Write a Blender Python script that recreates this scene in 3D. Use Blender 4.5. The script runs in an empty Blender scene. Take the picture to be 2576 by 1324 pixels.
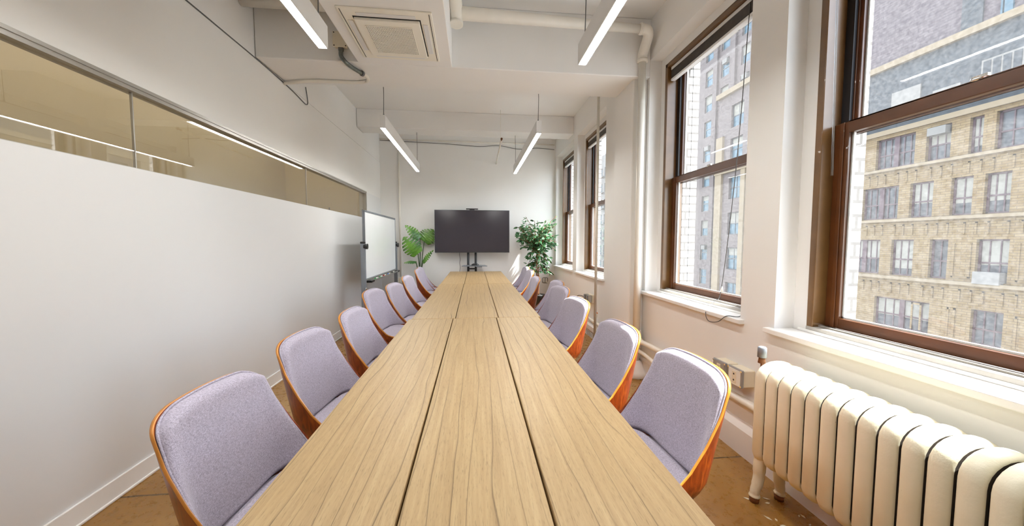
import bpy, bmesh, math, random
from mathutils import Vector, Matrix
PI = math.pi
R = math.radians
rnd = random.Random(7)
S = bpy.context.scene
C = S.collection

# ------------------------------------------------------------------ materials
def nt(name):
    m = bpy.data.materials.new(name); m.use_nodes = True
    t = m.node_tree; b = t.nodes['Principled BSDF']
    return m, t, b
def lk(t, a, b): t.links.new(a, b)
def node(t, kind, **kw):
    n = t.nodes.new(kind)
    for k, v in kw.items():
        if k in n.inputs.keys(): n.inputs[k].default_value = v
        else: setattr(n, k, v)
    return n
def coords(t, scale=(1, 1, 1), rot=(0, 0, 0), kind='Object'):
    tc = node(t, 'ShaderNodeTexCoord'); mp = node(t, 'ShaderNodeMapping')
    mp.inputs['Scale'].default_value = scale; mp.inputs['Rotation'].default_value = rot
    lk(t, tc.outputs[kind], mp.inputs['Vector']); return mp.outputs['Vector']
def ramp(t, fac, stops, interp='LINEAR'):
    r = node(t, 'ShaderNodeValToRGB'); r.color_ramp.interpolation = interp
    e = r.color_ramp.elements
    while len(e) < len(stops): e.new(0.5)
    for el, (p, c) in zip(e, stops):
        el.position = p; el.color = (*c, 1) if len(c) == 3 else c
    lk(t, fac, r.inputs['Fac']); return r.outputs['Color']
def mixc(t, fac, a, b, mode='MIX'):
    m = node(t, 'ShaderNodeMix', data_type='RGBA', blend_type=mode)
    for s, v in ((m.inputs[0], fac), (m.inputs[6], a), (m.inputs[7], b)):
        if hasattr(v, 'is_linked'): lk(t, v, s)
        elif isinstance(v, (int, float)): s.default_value = v
        else: s.default_value = (*v, 1)
    return m.outputs[2]
def bump(t, b, h, strength=.2, dist=.01):
    n = node(t, 'ShaderNodeBump'); n.inputs['Strength'].default_value = strength; n.inputs['Distance'].default_value = dist
    lk(t, h, n.inputs['Height']); lk(t, n.outputs['Normal'], b.inputs['Normal'])
def noise(t, v, scale, detail=4, rough=.5, dist=0):
    n = node(t, 'ShaderNodeTexNoise'); n.inputs['Scale'].default_value = scale; n.inputs['Detail'].default_value = detail
    n.inputs['Roughness'].default_value = rough; n.inputs['Distortion'].default_value = dist
    lk(t, v, n.inputs['Vector']); return n.outputs['Fac']
EXT = .205
def ext(r, g, b, k=1.0):
    return tuple(c*EXT*k for c in srgb(r, g, b))
def srgb(r, g, b):
    f = lambda c: (c/255/12.92) if c/255 <= .04045 else ((c/255+.055)/1.055)**2.4
    return (f(r), f(g), f(b))
def mat(name, col, rough=.5, metal=0, spec=.5, coat=0, var=0, vscale=6, bmp=0, bscale=60):
    m, t, b = nt(name)
    b.inputs['Base Color'].default_value = (*col, 1); b.inputs['Roughness'].default_value = rough
    b.inputs['Metallic'].default_value = metal; b.inputs['Specular IOR Level'].default_value = spec
    b.inputs['Coat Weight'].default_value = coat
    v = coords(t)
    n = noise(t, v, vscale)
    d = tuple(c*(1-var) for c in col); l = tuple(min(1, c*(1+var)) for c in col)
    lk(t, ramp(t, n, [(.3, d), (.7, l)]), b.inputs['Base Color'])
    if bmp: bump(t, b, noise(t, v, bscale, 3), bmp, .004)
    return m
M = {}
M['wall'] = mat('wall_paint', (.83, .825, .81), .55, spec=.3, var=.012, vscale=2, bmp=.05, bscale=14)
M['gloss_wall'] = mat('dry_erase_wall_paint', (.74, .745, .75), .28, spec=.4, var=.008, vscale=1.2)
M['ceil'] = mat('ceiling_paint', (.83, .828, .82), .6, spec=.25, var=.012, vscale=2, bmp=.06, bscale=10)
M['trim'] = mat('trim_paint', (.85, .845, .83), .4, var=.015, vscale=5, bmp=.06, bscale=18)
M['pipe'] = mat('pipe_paint', (.80, .77, .70), .4, var=.03, vscale=9, bmp=.12, bscale=30)
M['alu'] = mat('brushed_aluminium', (.50, .49, .46), .35, metal=.8, var=.05)
M['sillmetal'] = mat('painted_sill_metal', (.34, .32, .29), .45, var=.1, vscale=8)
M['bronze'] = mat('bronze_window_paint', srgb(104, 74, 40), .3, var=.15, vscale=9, coat=.25)
M['bronze_dark'] = mat('bronze_sash_paint', srgb(86, 48, 20), .32, var=.18, vscale=9, coat=.25)
M['track'] = mat('black_track', (.012, .012, .016), .4)
M['black'] = mat('black_plastic', (.015, .015, .017), .4, var=.1)
M['blacksteel'] = mat('black_steel', (.02, .022, .026), .35, var=.1)
M['greysteel'] = mat('grey_steel', srgb(132, 138, 146), .4, metal=.25, var=.05)
M['chrome'] = mat('chrome', (.8, .8, .8), .15, metal=1)
M['whiteplastic'] = mat('white_plastic', (.80, .78, .72), .4, var=.01)
M['ivory'] = mat('ivory_plastic', (.78, .71, .56), .42, var=.02)
M['acwhite'] = mat('air_conditioner_plastic', (.85, .82, .73), .45, var=.01)
M['grille'] = mat('grille_plastic', (.84, .81, .72), .5, var=.02)
M['dark'] = mat('dark_gap', (.02, .018, .015), .8)
M['fixture'] = mat('fixture_white', (.74, .74, .74), .4, var=.01)
M['cable'] = mat('cable_grey', (.12, .12, .12), .5)
M['flex'] = mat('flex_steel', (.16, .18, .17), .35, metal=.6, var=.2, vscale=40)
M['wboard'] = mat('whiteboard_enamel', (.80, .83, .85), .16, spec=.5, var=.012, vscale=3)
M['stem'] = mat('stem_green', srgb(46, 66, 30), .5, var=.2)
M['trunk'] = mat('trunk_bark', srgb(126, 80, 44), .7, var=.3, vscale=20, bmp=.4)
M['pot'] = mat('pot_black', (.03, .03, .03), .5, var=.1)
M['iron'] = mat('gap_shade_and_dirt', (.05, .035, .025), .85, var=.3, vscale=30)  # near-black for radiator flanks: shade and dirt of the gaps as colour
M['covergrey'] = mat('grey_cover_metal', (.36, .36, .36), .4, metal=.3)
M['soil'] = mat('soil', (.03, .02, .012), .9, var=.4, vscale=40)
M['blindstack'] = mat('blind_slats_grey', (.07, .06, .055), .4, var=.2, vscale=30)
M['asphalt'] = mat('asphalt', (.12, .12, .12), .9, var=.2)
M['tan'] = mat('corridor_paint', srgb(214, 204, 182), .6, var=.02)
M['cream'] = mat('corridor_door_paint', srgb(225, 212, 180), .45, var=.02)
M['edge_wood'] = mat('bent_ply_edge', srgb(205, 135, 50), .32, var=.14, vscale=20, coat=.3)
for k, c in dict(green=(.03, .30, .08), red=(.5, .05, .03), blue=(.05, .15, .5), orange=(.75, .2, .03)).items():
    M[k] = mat(k+'_plastic', c, .4)

def leafmat(name, a, b_, scale):
    m, t, b = nt(name); v = coords(t)
    lk(t, ramp(t, noise(t, v, scale), [(.35, a), (.65, b_)]), b.inputs['Base Color'])
    b.inputs['Roughness'].default_value = .33; b.inputs['Coat Weight'].default_value = .15
    return m
M['monstera'] = leafmat('monstera_leaf', srgb(40, 92, 32), srgb(104, 152, 52), 5)
M['ficus'] = leafmat('ficus_leaf', srgb(34, 84, 50), srgb(92, 140, 92), 14)

def wood_table():
    m, t, b = nt('oak_laminate'); tc = node(t, 'ShaderNodeTexCoord')
    sep = node(t, 'ShaderNodeSeparateXYZ'); lk(t, tc.outputs['Object'], sep.inputs[0])
    # every plank takes its own stretch of grain
    pl = node(t, 'ShaderNodeMath', operation='MULTIPLY_ADD'); lk(t, sep.outputs['X'], pl.inputs[0]); pl.inputs[1].default_value = 1/.328; pl.inputs[2].default_value = .5
    fl = node(t, 'ShaderNodeMath', operation='FLOOR'); lk(t, pl.outputs[0], fl.inputs[0])
    oi = node(t, 'ShaderNodeObjectInfo')
    off = node(t, 'ShaderNodeMath', operation='MULTIPLY_ADD'); lk(t, fl.outputs[0], off.inputs[0]); off.inputs[1].default_value = 7.3
    lk(t, oi.outputs['Random'], off.inputs[2])
    cmb = node(t, 'ShaderNodeCombineXYZ'); lk(t, sep.outputs['X'], cmb.inputs[0])
    ym = node(t, 'ShaderNodeMath', operation='MULTIPLY'); lk(t, sep.outputs['Y'], ym.inputs[0]); ym.inputs[1].default_value = .13
    lk(t, ym.outputs[0], cmb.inputs[1]); lk(t, off.outputs[0], cmb.inputs[2])
    w = node(t, 'ShaderNodeTexWave', wave_type='BANDS', bands_direction='X', wave_profile='SAW')
    w.inputs['Scale'].default_value = 6.5; w.inputs['Distortion'].default_value = 8; w.inputs['Detail'].default_value = 2.5
    w.inputs['Detail Scale'].default_value = 1.0; w.inputs['Detail Roughness'].default_value = .5
    lk(t, cmb.outputs[0], w.inputs['Vector'])
    lines = ramp(t, w.outputs['Fac'], [(0, (.97, .97, .97)), (.89, (1, 1, 1)), (.945, (.80, .78, .76)), (.962, (.30, .26, .23)), (.978, (.38, .35, .32)), (1, (.97, .97, .97))])
    v2 = coords(t, (34, 1.1, 30)); nz = noise(t, v2, 3, 5, .6)
    base = ramp(t, nz, [(.25, srgb(164, 137, 98)), (.5, srgb(176, 150, 109)), (.75, srgb(187, 163, 122))])
    v3 = coords(t, (760, 38, 60)); pores = ramp(t, noise(t, v3, 1, 2), [(.30, (.60, .57, .54)), (.42, (1, 1, 1))])
    big = ramp(t, noise(t, cmb.outputs[0], 2.5, 2), [(.3, (.92, .89, .84)), (.7, (1, 1, 1))])
    mask = ramp(t, noise(t, cmb.outputs[0], 4.5, 2), [(.35, (.35,)*3), (.6, (1, 1, 1))])
    c = mixc(t, mask, base, mixc(t, 1.0, base, lines, 'MULTIPLY')); c = mixc(t, .75, c, pores, 'MULTIPLY'); c = mixc(t, 1.0, c, big, 'MULTIPLY')
    lk(t, c, b.inputs['Base Color']); b.inputs['Roughness'].default_value = .42
    bump(t, b, pores, .15, .002)
    return m
M['table'] = wood_table()
def wood_walnut():
    m, t, b = nt('walnut_veneer'); v = coords(t, (6, 6, 1.2))
    n = noise(t, v, 6, 5, .6, 1.5)
    lk(t, ramp(t, n, [(.3, srgb(94, 32, 8)), (.55, srgb(140, 58, 16)), (.75, srgb(168, 84, 26))]), b.inputs['Base Color'])
    b.inputs['Roughness'].default_value = .3; b.inputs['Coat Weight'].default_value = .4; b.inputs['Coat Roughness'].default_value = .2
    return m
M['walnut'] = wood_walnut()
def fabric():
    m, t, b = nt('woven_fabric'); v = coords(t)
    v1 = coords(t, (620, 120, 620)); v2 = coords(t, (150, 700, 150))
    a = noise(t, v1, 1, 2); c = noise(t, v2, 1, 2)
    mx = node(t, 'ShaderNodeMath', operation='ADD'); lk(t, a, mx.inputs[0]); lk(t, c, mx.inputs[1])
    half = node(t, 'ShaderNodeMath', operation='MULTIPLY'); lk(t, mx.outputs[0], half.inputs[0]); half.inputs[1].default_value = .5
    col = ramp(t, half.outputs[0], [(.34, srgb(142, 135, 148)), (.5, srgb(176, 169, 184)), (.66, srgb(202, 196, 212))])
    lk(t, col, b.inputs['Base Color']); b.inputs['Roughness'].default_value = .9; b.inputs['Specular IOR Level'].default_value = .2
    b.inputs['Sheen Weight'].default_value = .25; b.inputs['Sheen Roughness'].default_value = .5
    bump(t, b, half.outputs[0], .5, .003)
    return m
M['fabric'] = fabric()
def floor_mat():
    m, t, b = nt('stained_concrete'); v = coords(t)
    big = noise(t, v, 1.1, 5, .6, .6); fine = noise(t, v, 22, 4, .7)
    c = ramp(t, big, [(.3, srgb(122, 82, 26)), (.5, srgb(158, 116, 54)), (.7, srgb(184, 148, 90))])
    c = mixc(t, .35, c, ramp(t, fine, [(.35, (.62, .55, .46)), (.65, (1, 1, 1))]), 'MULTIPLY')
    v2 = coords(t); vr = node(t, 'ShaderNodeTexVoronoi'); vr.inputs['Scale'].default_value = 34; lk(t, v2, vr.inputs['Vector'])
    chips = ramp(t, vr.outputs['Distance'], [(.035, (1, 1, 1)), (.06, (0, 0, 0))])
    cf = node(t, 'ShaderNodeMath', operation='MULTIPLY'); lk(t, chips, cf.inputs[0]); cf.inputs[1].default_value = .5
    c = mixc(t, cf.outputs[0], c, srgb(214, 186, 140))
    # saw-cut joints across the slab
    sep = node(t, 'ShaderNodeSeparateXYZ'); lk(t, v, sep.inputs[0])
    ad = node(t, 'ShaderNodeMath', operation='MULTIPLY_ADD'); lk(t, noise(t, v, 9, 3), ad.inputs[0]); ad.inputs[1].default_value = .02; lk(t, sep.outputs['Y'], ad.inputs[2])
    s1 = node(t, 'ShaderNodeMath', operation='SUBTRACT'); lk(t, ad.outputs[0], s1.inputs[0]); s1.inputs[1].default_value = 2.01
    md = node(t, 'ShaderNodeMath', operation='PINGPONG'); lk(t, s1.outputs[0], md.inputs[0]); md.inputs[1].default_value = 1.5
    j = ramp(t, md.outputs[0], [(.004, (0, 0, 0)), (.007, (1, 1, 1))])
    c = mixc(t, .75, c, j, 'MULTIPLY')
    lk(t, c, b.inputs['Base Color']); lk(t, ramp(t, fine, [(.3, (.22,)*3), (.7, (.38,)*3)]), b.inputs['Roughness'])
    bump(t, b, fine, .06, .004)
    return m
M['floor'] = floor_mat()
def radiator_mat():
    m, t, b = nt('chipped_radiator_paint'); v = coords(t)
    vz = coords(t, (1, 1, .35))
    n = noise(t, vz, 26, 5, .65)
    base = ramp(t, noise(t, v, 4), [(.3, srgb(222, 217, 192)), (.7, srgb(234, 230, 208))])
    chip = ramp(t, n, [(.715, (0, 0, 0)), (.73, (1, 1, 1))])
    lk(t, mixc(t, chip, base, srgb(70, 48, 30)), b.inputs['Base Color'])
    b.inputs['Roughness'].default_value = .35
    bump(t, b, noise(t, v, 45, 4, .6), .22, .006)
    return m
M['radiator'] = radiator_mat()
def brick(name, c1, c2, mortar, scale, sz=(.21, .068), mort=.012, b_=.3, rot=(PI/2, 0, PI/2)):
    m, t, b = nt(name)
    tc = node(t, 'ShaderNodeTexCoord'); sep = node(t, 'ShaderNodeSeparateXYZ'); lk(t, tc.outputs['Object'], sep.inputs[0])
    cb = node(t, 'ShaderNodeCombineXYZ')
    ad = node(t, 'ShaderNodeMath', operation='ADD'); lk(t, sep.outputs['X'], ad.inputs[0]); lk(t, sep.outputs['Y'], ad.inputs[1])
    lk(t, ad.outputs[0], cb.inputs[0]); lk(t, sep.outputs['Z'], cb.inputs[1])
    k = node(t, 'ShaderNodeTexBrick'); k.inputs['Scale'].default_value = scale
    k.inputs['Brick Width'].default_value = sz[0]; k.inputs['Row Height'].default_value = sz[1]
    k.inputs['Mortar Size'].default_value = mort; k.inputs['Color1'].default_value = (*c1, 1); k.inputs['Color2'].default_value = (*c2, 1); k.inputs['Mortar'].default_value = (*mortar, 1)
    lk(t, cb.outputs[0], k.inputs['Vector'])
    n = noise(t, tc.outputs['Object'], .8, 5, .7)
    lk(t, mixc(t, .5, k.outputs['Color'], ramp(t, n, [(.3, (.8, .78, .76)), (.7, (1, 1, 1))]), 'MULTIPLY'), b.inputs['Base Color'])
    b.inputs['Roughness'].default_value = .85
    bump(t, b, k.outputs['Fac'], -b_, .02)
    return m
M['white_brick'] = brick('white_painted_brick', (.62, .60, .57), (.52, .50, .48), (.14, .13, .12), 1, (.22, .074), .009, .6)
M['tan_brick'] = brick('tan_brick', ext(220, 188, 132), ext(200, 164, 106), ext(168, 138, 96), 1, (.42, .135), .014)
M['pink_brick'] = brick('pinkish_brick', ext(196, 180, 176), ext(176, 158, 156), ext(160, 146, 144), 1, (.5, .16), .02)
M['plum_brick'] = brick('plum_brick', ext(168, 152, 160), ext(146, 130, 140), ext(136, 122, 130), 1, (.5, .16), .02)
M['mesh'] = mat('grey_scaffold_cladding', ext(104, 114, 124), .9, var=.22, vscale=5, bmp=.5, bscale=12)
M['limestone'] = mat('limestone', ext(224, 200, 164), .85, var=.06, vscale=2)
M['palestone'] = mat('pale_stone', ext(210, 206, 200), .85, var=.08, vscale=.6)
M['plum'] = mat('plum_window_paint', ext(104, 52, 76), .5, var=.1)
M['steel_frame'] = mat('grey_window_frame', ext(120, 122, 130), .5)
M['shade'] = mat('pale_roller_shade', ext(226, 222, 208), .8, var=.02)
M['ext_glass'] = mat('far_window_glass', ext(112, 118, 128), .2, var=.4, vscale=2.2, spec=.25)
M['blue_glass'] = mat('far_blue_window_glass', ext(120, 166, 190), .2, var=.25, vscale=2, spec=.3)

def glass_mat(name, tint, dirt, dirtcol=(.9, .9, .9), r=.02, ior=1.5):
    m = bpy.data.materials.new(name); m.use_nodes = True; t = m.node_tree; t.nodes.clear()
    out = node(t, 'ShaderNodeOutputMaterial'); tr = node(t, 'ShaderNodeBsdfTransparent'); tr.inputs[0].default_value = (*tint, 1)
    gl = node(t, 'ShaderNodeBsdfGlossy'); gl.inputs['Roughness'].default_value = r
    fr = node(t, 'ShaderNodeFresnel'); ge = node(t, 'ShaderNodeNewGeometry')
    io = node(t, 'ShaderNodeMath', operation='MULTIPLY_ADD'); lk(t, ge.outputs['Backfacing'], io.inputs[0]); io.inputs[1].default_value = 1/ior-ior; io.inputs[2].default_value = ior
    lk(t, io.outputs[0], fr.inputs['IOR'])
    mx = node(t, 'ShaderNodeMixShader'); lk(t, fr.outputs[0], mx.inputs[0]); lk(t, tr.outputs[0], mx.inputs[1]); lk(t, gl.outputs[0], mx.inputs[2])
    last = mx.outputs[0]
    if dirt:
        tl = node(t, 'ShaderNodeBsdfTranslucent'); tl.inputs[0].default_value = (*dirtcol, 1)
        v = coords(t); n = noise(t, v, 60, 6, .75); n2 = noise(t, v, 3, 3)
        r1 = ramp(t, n, [(.35, (dirt*.4,)*3), (.7, (dirt*1.6,)*3)])
        m2 = node(t, 'ShaderNodeMixShader'); lk(t, r1, m2.inputs[0]); lk(t, last, m2.inputs[1]); lk(t, tl.outputs[0], m2.inputs[2]); last = m2.outputs[0]
    lk(t, last, out.inputs['Surface']); return m
M['glass'] = glass_mat('dusty_window_glass', (.94, .96, .96), .02, ior=1.32)
M['strip_glass'] = glass_mat('interior_glazing', (.80, .79, .75), 0, r=.01, ior=2.1)
M['clear'] = glass_mat('clear_acrylic', (.85, .88, .9), .06)
def emit(name, col, s):
    m = bpy.data.materials.new(name); m.use_nodes = True; t = m.node_tree; t.nodes.clear()
    e = node(t, 'ShaderNodeEmission'); e.inputs[0].default_value = (*col, 1); e.inputs[1].default_value = s
    o = node(t, 'ShaderNodeOutputMaterial'); lk(t, e.outputs[0], o.inputs[0]); return m
LAMP = 62
M['lamp'] = emit('lamp_diffuser', (1, .985, .95), LAMP)
M['corr_fill'] = emit('added_corridor_fill', (1, .90, .74), 10)
m, t, b = nt('television_screen'); b.inputs['Base Color'].default_value = (.032, .029, .04, 1); b.inputs['Roughness'].default_value = .16; b.inputs['Specular IOR Level'].default_value = .8
M['screen'] = m

# ------------------------------------------------------------------ mesh builder
class MB:
    def __init__(s): s.v = []; s.f = []; s.m = []; s.sm = []; s.mi = 0
    def add(s, vs, fs, smooth=False, T=None):
        o = len(s.v)
        s.v += [tuple(T @ Vector(p)) if T else tuple(p) for p in vs]
        for f in fs: s.f.append([i+o for i in f]); s.m.append(s.mi); s.sm.append(smooth)
        return s
    def box(s, x0, x1, y0, y1, z0, z1, T=None):
        vs = [(x, y, z) for z in (z0, z1) for y in (y0, y1) for x in (x0, x1)]
        return s.add(vs, [(0, 2, 3, 1), (4, 5, 7, 6), (0, 1, 5, 4), (2, 6, 7, 3), (0, 4, 6, 2), (1, 3, 7, 5)], False, T)
    def tube(s, pts, r, n=10, cap=True, smooth=True):
        pts = [Vector(p) for p in pts]; rs = r if isinstance(r, (list, tuple)) else [r]*len(pts)
        rings = []; ref = None
        for i, p in enumerate(pts):
            d = (pts[min(i+1, len(pts)-1)]-pts[max(i-1, 0)]).normalized()
            if ref is None or abs(ref.dot(d)) > .99: ref = Vector((0, 0, 1)) if abs(d.z) < .9 else Vector((1, 0, 0))
            a = d.cross(ref).normalized(); bb = a.cross(d).normalized(); ref = bb
            rings.append([p+(a*math.cos(2*PI*k/n)+bb*math.sin(2*PI*k/n))*rs[i] for k in range(n)])
        vs = [q for rg in rings for q in rg]; fs = []
        for i in range(len(pts)-1):
            for k in range(n):
                k2 = (k+1) % n; fs.append((i*n+k, i*n+k2, (i+1)*n+k2, (i+1)*n+k))
        s.add(vs, fs, smooth)
        if cap:
            s.add(rings[0], [tuple(range(n))]); s.add(rings[-1], [tuple(reversed(range(n)))])
        return s
    def lathe(s, prof, cx, cy, n=24, cz=0):
        vs = []; fs = []
        for r, z in prof: vs += [(cx+r*math.cos(2*PI*k/n), cy+r*math.sin(2*PI*k/n), cz+z) for k in range(n)]
        for i in range(len(prof)-1):
            for k in range(n):
                k2 = (k+1) % n; fs.append((i*n+k, i*n+k2, (i+1)*n+k2, (i+1)*n+k))
        return s.add(vs, fs, True)
    def grid(s, rows, smooth=True, flip=False):
        n = len(rows[0]); vs = [p for r in rows for p in r]; fs = []
        for i in range(len(rows)-1):
            for k in range(n-1):
                q = (i*n+k, i*n+k+1, (i+1)*n+k+1, (i+1)*n+k); fs.append(q[::-1] if flip else q)
        return s.add(vs, fs, smooth)
    def prism(s, poly, h0, h1, axis='z'):
        f = {'z': lambda a, b, h: (a, b, h), 'x': lambda a, b, h: (h, a, b), 'y': lambda a, b, h: (a, h, b)}[axis]
        n = len(poly); vs = [f(a, b, h0) for a, b in poly]+[f(a, b, h1) for a, b in poly]
        fs = [tuple(reversed(range(n))), tuple(range(n, 2*n))]+[(i, (i+1) % n, n+(i+1) % n, n+i) for i in range(n)]
        return s.add(vs, fs)
    def build(s, name, mats, parent=None, loc=None, bevel=0, seg=2, sub=0, solid=0):
        me = bpy.data.meshes.new(name); me.from_pydata(s.v, [], s.f)
        for k in (mats if isinstance(mats, (list, tuple)) else [mats]): me.materials.append(M[k])
        me.polygons.foreach_set('material_index', s.m); me.polygons.foreach_set('use_smooth', s.sm); me.update()
        bm = bmesh.new(); bm.from_mesh(me); bmesh.ops.remove_doubles(bm, verts=bm.verts, dist=1e-6); bmesh.ops.recalc_face_normals(bm, faces=bm.faces); bm.to_mesh(me); bm.free()
        o = bpy.data.objects.new(name, me); C.objects.link(o)
        if parent: o.parent = parent
        if loc: o.location = loc
        if solid: k = o.modifiers.new('solid', 'SOLIDIFY'); k.thickness = solid; k.offset = 0
        if bevel:
            k = o.modifiers.new('bevel', 'BEVEL'); k.width = bevel; k.segments = seg; k.limit_method = 'ANGLE'; k.angle_limit = R(40)
        if sub:
            k = o.modifiers.new('sub', 'SUBSURF'); k.levels = k.render_levels = sub
        return o
def tag(o, label, cat, group=None):
    o['label'] = label; o['category'] = cat
    if group: o['group'] = group
    return o
def struct(o): o['kind'] = 'structure'; return o
def thing(name, label, cat, loc=(0, 0, 0), rz=0, group=None):
    o = bpy.data.objects.new(name, None); C.objects.link(o); o.location = loc; o.rotation_euler = (0, 0, rz); o.empty_display_size = .1
    return tag(o, label, cat, group)
def dup(root, label=None):
    r = root.copy(); C.objects.link(r)
    if label: r['label'] = label
    for ch in list(root.children):
        c = ch.copy(); C.objects.link(c); c.parent = r
        for g in ch.children:
            d = g.copy(); C.objects.link(d); d.parent = c
    return r
def arc(pts, n=8):   # Catmull-Rom through points
    p = [Vector(q) for q in pts]; p = [2*p[0]-p[1]]+p+[2*p[-1]-p[-2]]; out = []
    for i in range(1, len(p)-2):
        for k in range(n):
            u = k/n; a, b_, c, d = p[i-1:i+3]
            out.append(.5*((2*b_)+(c-a)*u+(2*a-5*b_+4*c-d)*u*u+(3*b_-a-3*c+d)*u**3))
    return out+[p[-2]]

# ------------------------------------------------------------------ room shell
XL, XR, YB, YF, H = -1.865, 1.69, 7.45, -2.0, 3.46
GZ0, GZ1, GY1 = 1.742, 2.192, 6.52
struct(MB().box(XL-1.7, XR+.45, YF-.1, YB+.15, -.12, 0).build('floor', 'floor'))
struct(MB().box(XL-1.7, XR+.45, YF-.1, YB+.15, H, H+.15).build('ceiling', 'ceil'))
w = MB().box(XL-.12, XL, YF, YB, 0, GZ0).box(XL-.12, XL, GY1, YB, GZ0, GZ1).build('wall_left', 'gloss_wall'); struct(w)
struct(MB().box(XL-.12, XL, YF, YB, GZ1, 2.905).box(XL-.13, XL-.004, YF, YB, 2.912, H).box(XL-.12, XL-.02, YF, YB, 2.905, 2.912).build('wall_left_upper', 'wall'))
struct(MB().box(XL-.13, XR+.43, YB, YB+.15, 0, H).build('wall_back', 'wall'))
struct(MB().box(XL-.13, XR+.43, YF-.12, YF, 0, H).build('wall_front', 'wall'))
SILL, HEAD = .85, 3.08
WIN = [(.55, 1.84), (2.10, 3.39), (4.54, 5.83), (6.05, 7.34)]
def wall_boxes(mb, x0, x1, grow, z0, z1):
    ys = [YF]
    for a, b_ in WIN: ys += [a+grow, b_-grow]
    ys.append(YB)
    for i in range(0, len(ys), 2): mb.box(x0, x1, ys[i], ys[i+1], 0, H)
    for a, b_ in WIN:
        mb.box(x0, x1, a+grow, b_-grow, 0, z0); mb.box(x0, x1, a+grow, b_-grow, z1, H)
mb = MB(); wall_boxes(mb, XR, XR+.12, 0, SILL-.03, HEAD); wall_boxes(mb, XR+.12, XR+.2, .085, SILL, HEAD-.08)
struct(mb.build('wall_right', 'wall'))
mb = MB(); wall_boxes(mb, XR+.29, XR+.365, .125, SILL-.05, HEAD-.1); mb.box(XR+.36, XR+.43, 3.265, 4.665, 0, H)
struct(mb.build('wall_right_brickwork', 'white_brick'))
# baseboards
struct(MB().box(XL, XL+.012, YF, YB, .0, .108).box(XL, XL+.020, YF, YB, 0, .014).build('baseboard_left', 'trim', bevel=.004))
struct(MB().prism([(XR, 0), (XR-.035, 0), (XR-.03, .16), (XR-.002, .21), (XR, .21)], YF, 3.43, 'y').build('baseboard_right', 'trim'))
struct(MB().box(XL+.03, 1.6, YB-.012, YB, 0, .1).build('baseboard_back', 'trim', bevel=.004))
# beams, bulkhead, column
struct(MB().box(XL, XR, 3.385, 3.885, 2.917, H).build('ceiling_beam', 'ceil', bevel=.008))
struct(MB().box(XL, XR, 6.07, 6.40, 3.17, H).build('ceiling_beam', 'ceil', bevel=.008))
struct(MB().box(-1.015, -.195, YF, 3.386, 2.917, H).build('ceiling_bulkhead', 'ceil', bevel=.006))
struct(MB().box(1.545, XR, 3.43, 3.885, 0, 2.93).build('column', 'wall', bevel=.01))

# interior glazing strip over the left wall
g = bpy.data.objects.new('window_5', None); C.objects.link(g); struct(g)
ya = YF
for yb in (-.6, 1.0, 2.25, 4.32, GY1-.03):
    MB().box(XL-.034, XL-.026, ya+.003, yb-.003, GZ0+.004, GZ1-.02).build('pane', 'strip_glass', g); ya = yb
MB().box(XL-.07, XL-.002, YF, GY1, GZ1-.028, GZ1-.004).box(XL-.045, XL-.015, YF, GY1, GZ0-.004, GZ0+.006).box(XL-.07, XL+.002, GY1-.035, GY1, GZ0, GZ1-.004).box(XL-.003, XL+.004, YF, GY1, GZ1-.006, GZ1+.012).build('frame', 'alu', g)
for yj in (2.25, 4.32): MB().box(XL-.036, XL-.024, yj-.0035, yj+.0035, GZ0, GZ1-.02).build('joint', 'alu', g)
# corridor beyond it
struct(MB().box(-3.5, -3.4, YF, YB, 0, H).build('wall_corridor', 'tan'))
struct(MB().box(-3.4, XL-.13, 6.95, 7.05, 0, H).build('wall_corridor_end', 'cream'))
struct(MB().box(-3.4, XL-.13, YF-.1, YF, 0, H).build('wall_corridor_start', 'tan'))
d = bpy.data.objects.new('door_1', None); C.objects.link(d); struct(d)
MB().box(-2.72, -2.02, 6.91, 6.95, 0, 2.35).box(-2.60, -2.14, 6.898, 6.91, 1.35, 2.05).build('leaf', 'cream', d, bevel=.004)
MB().tube([(-2.62, 6.86, 1.62), (-2.62, 6.86, 1.95)], .012, 8).build('door_handle', 'greysteel', d)
t_ = bpy.data.objects.new('added_corridor_light', None); C.objects.link(t_); t_.location = (-2.7, 3.2, H); struct(t_)  # added unseen lamp, put in to light the tan corridor behind the glass
MB().box(-.12, .12, -4.5, 3.2, -.06, 0).build('housing', 'fixture', t_)
MB().box(-.10, .10, -4.45, 3.15, -.065, -.06).build('diffuser', 'corr_fill', t_)

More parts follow.
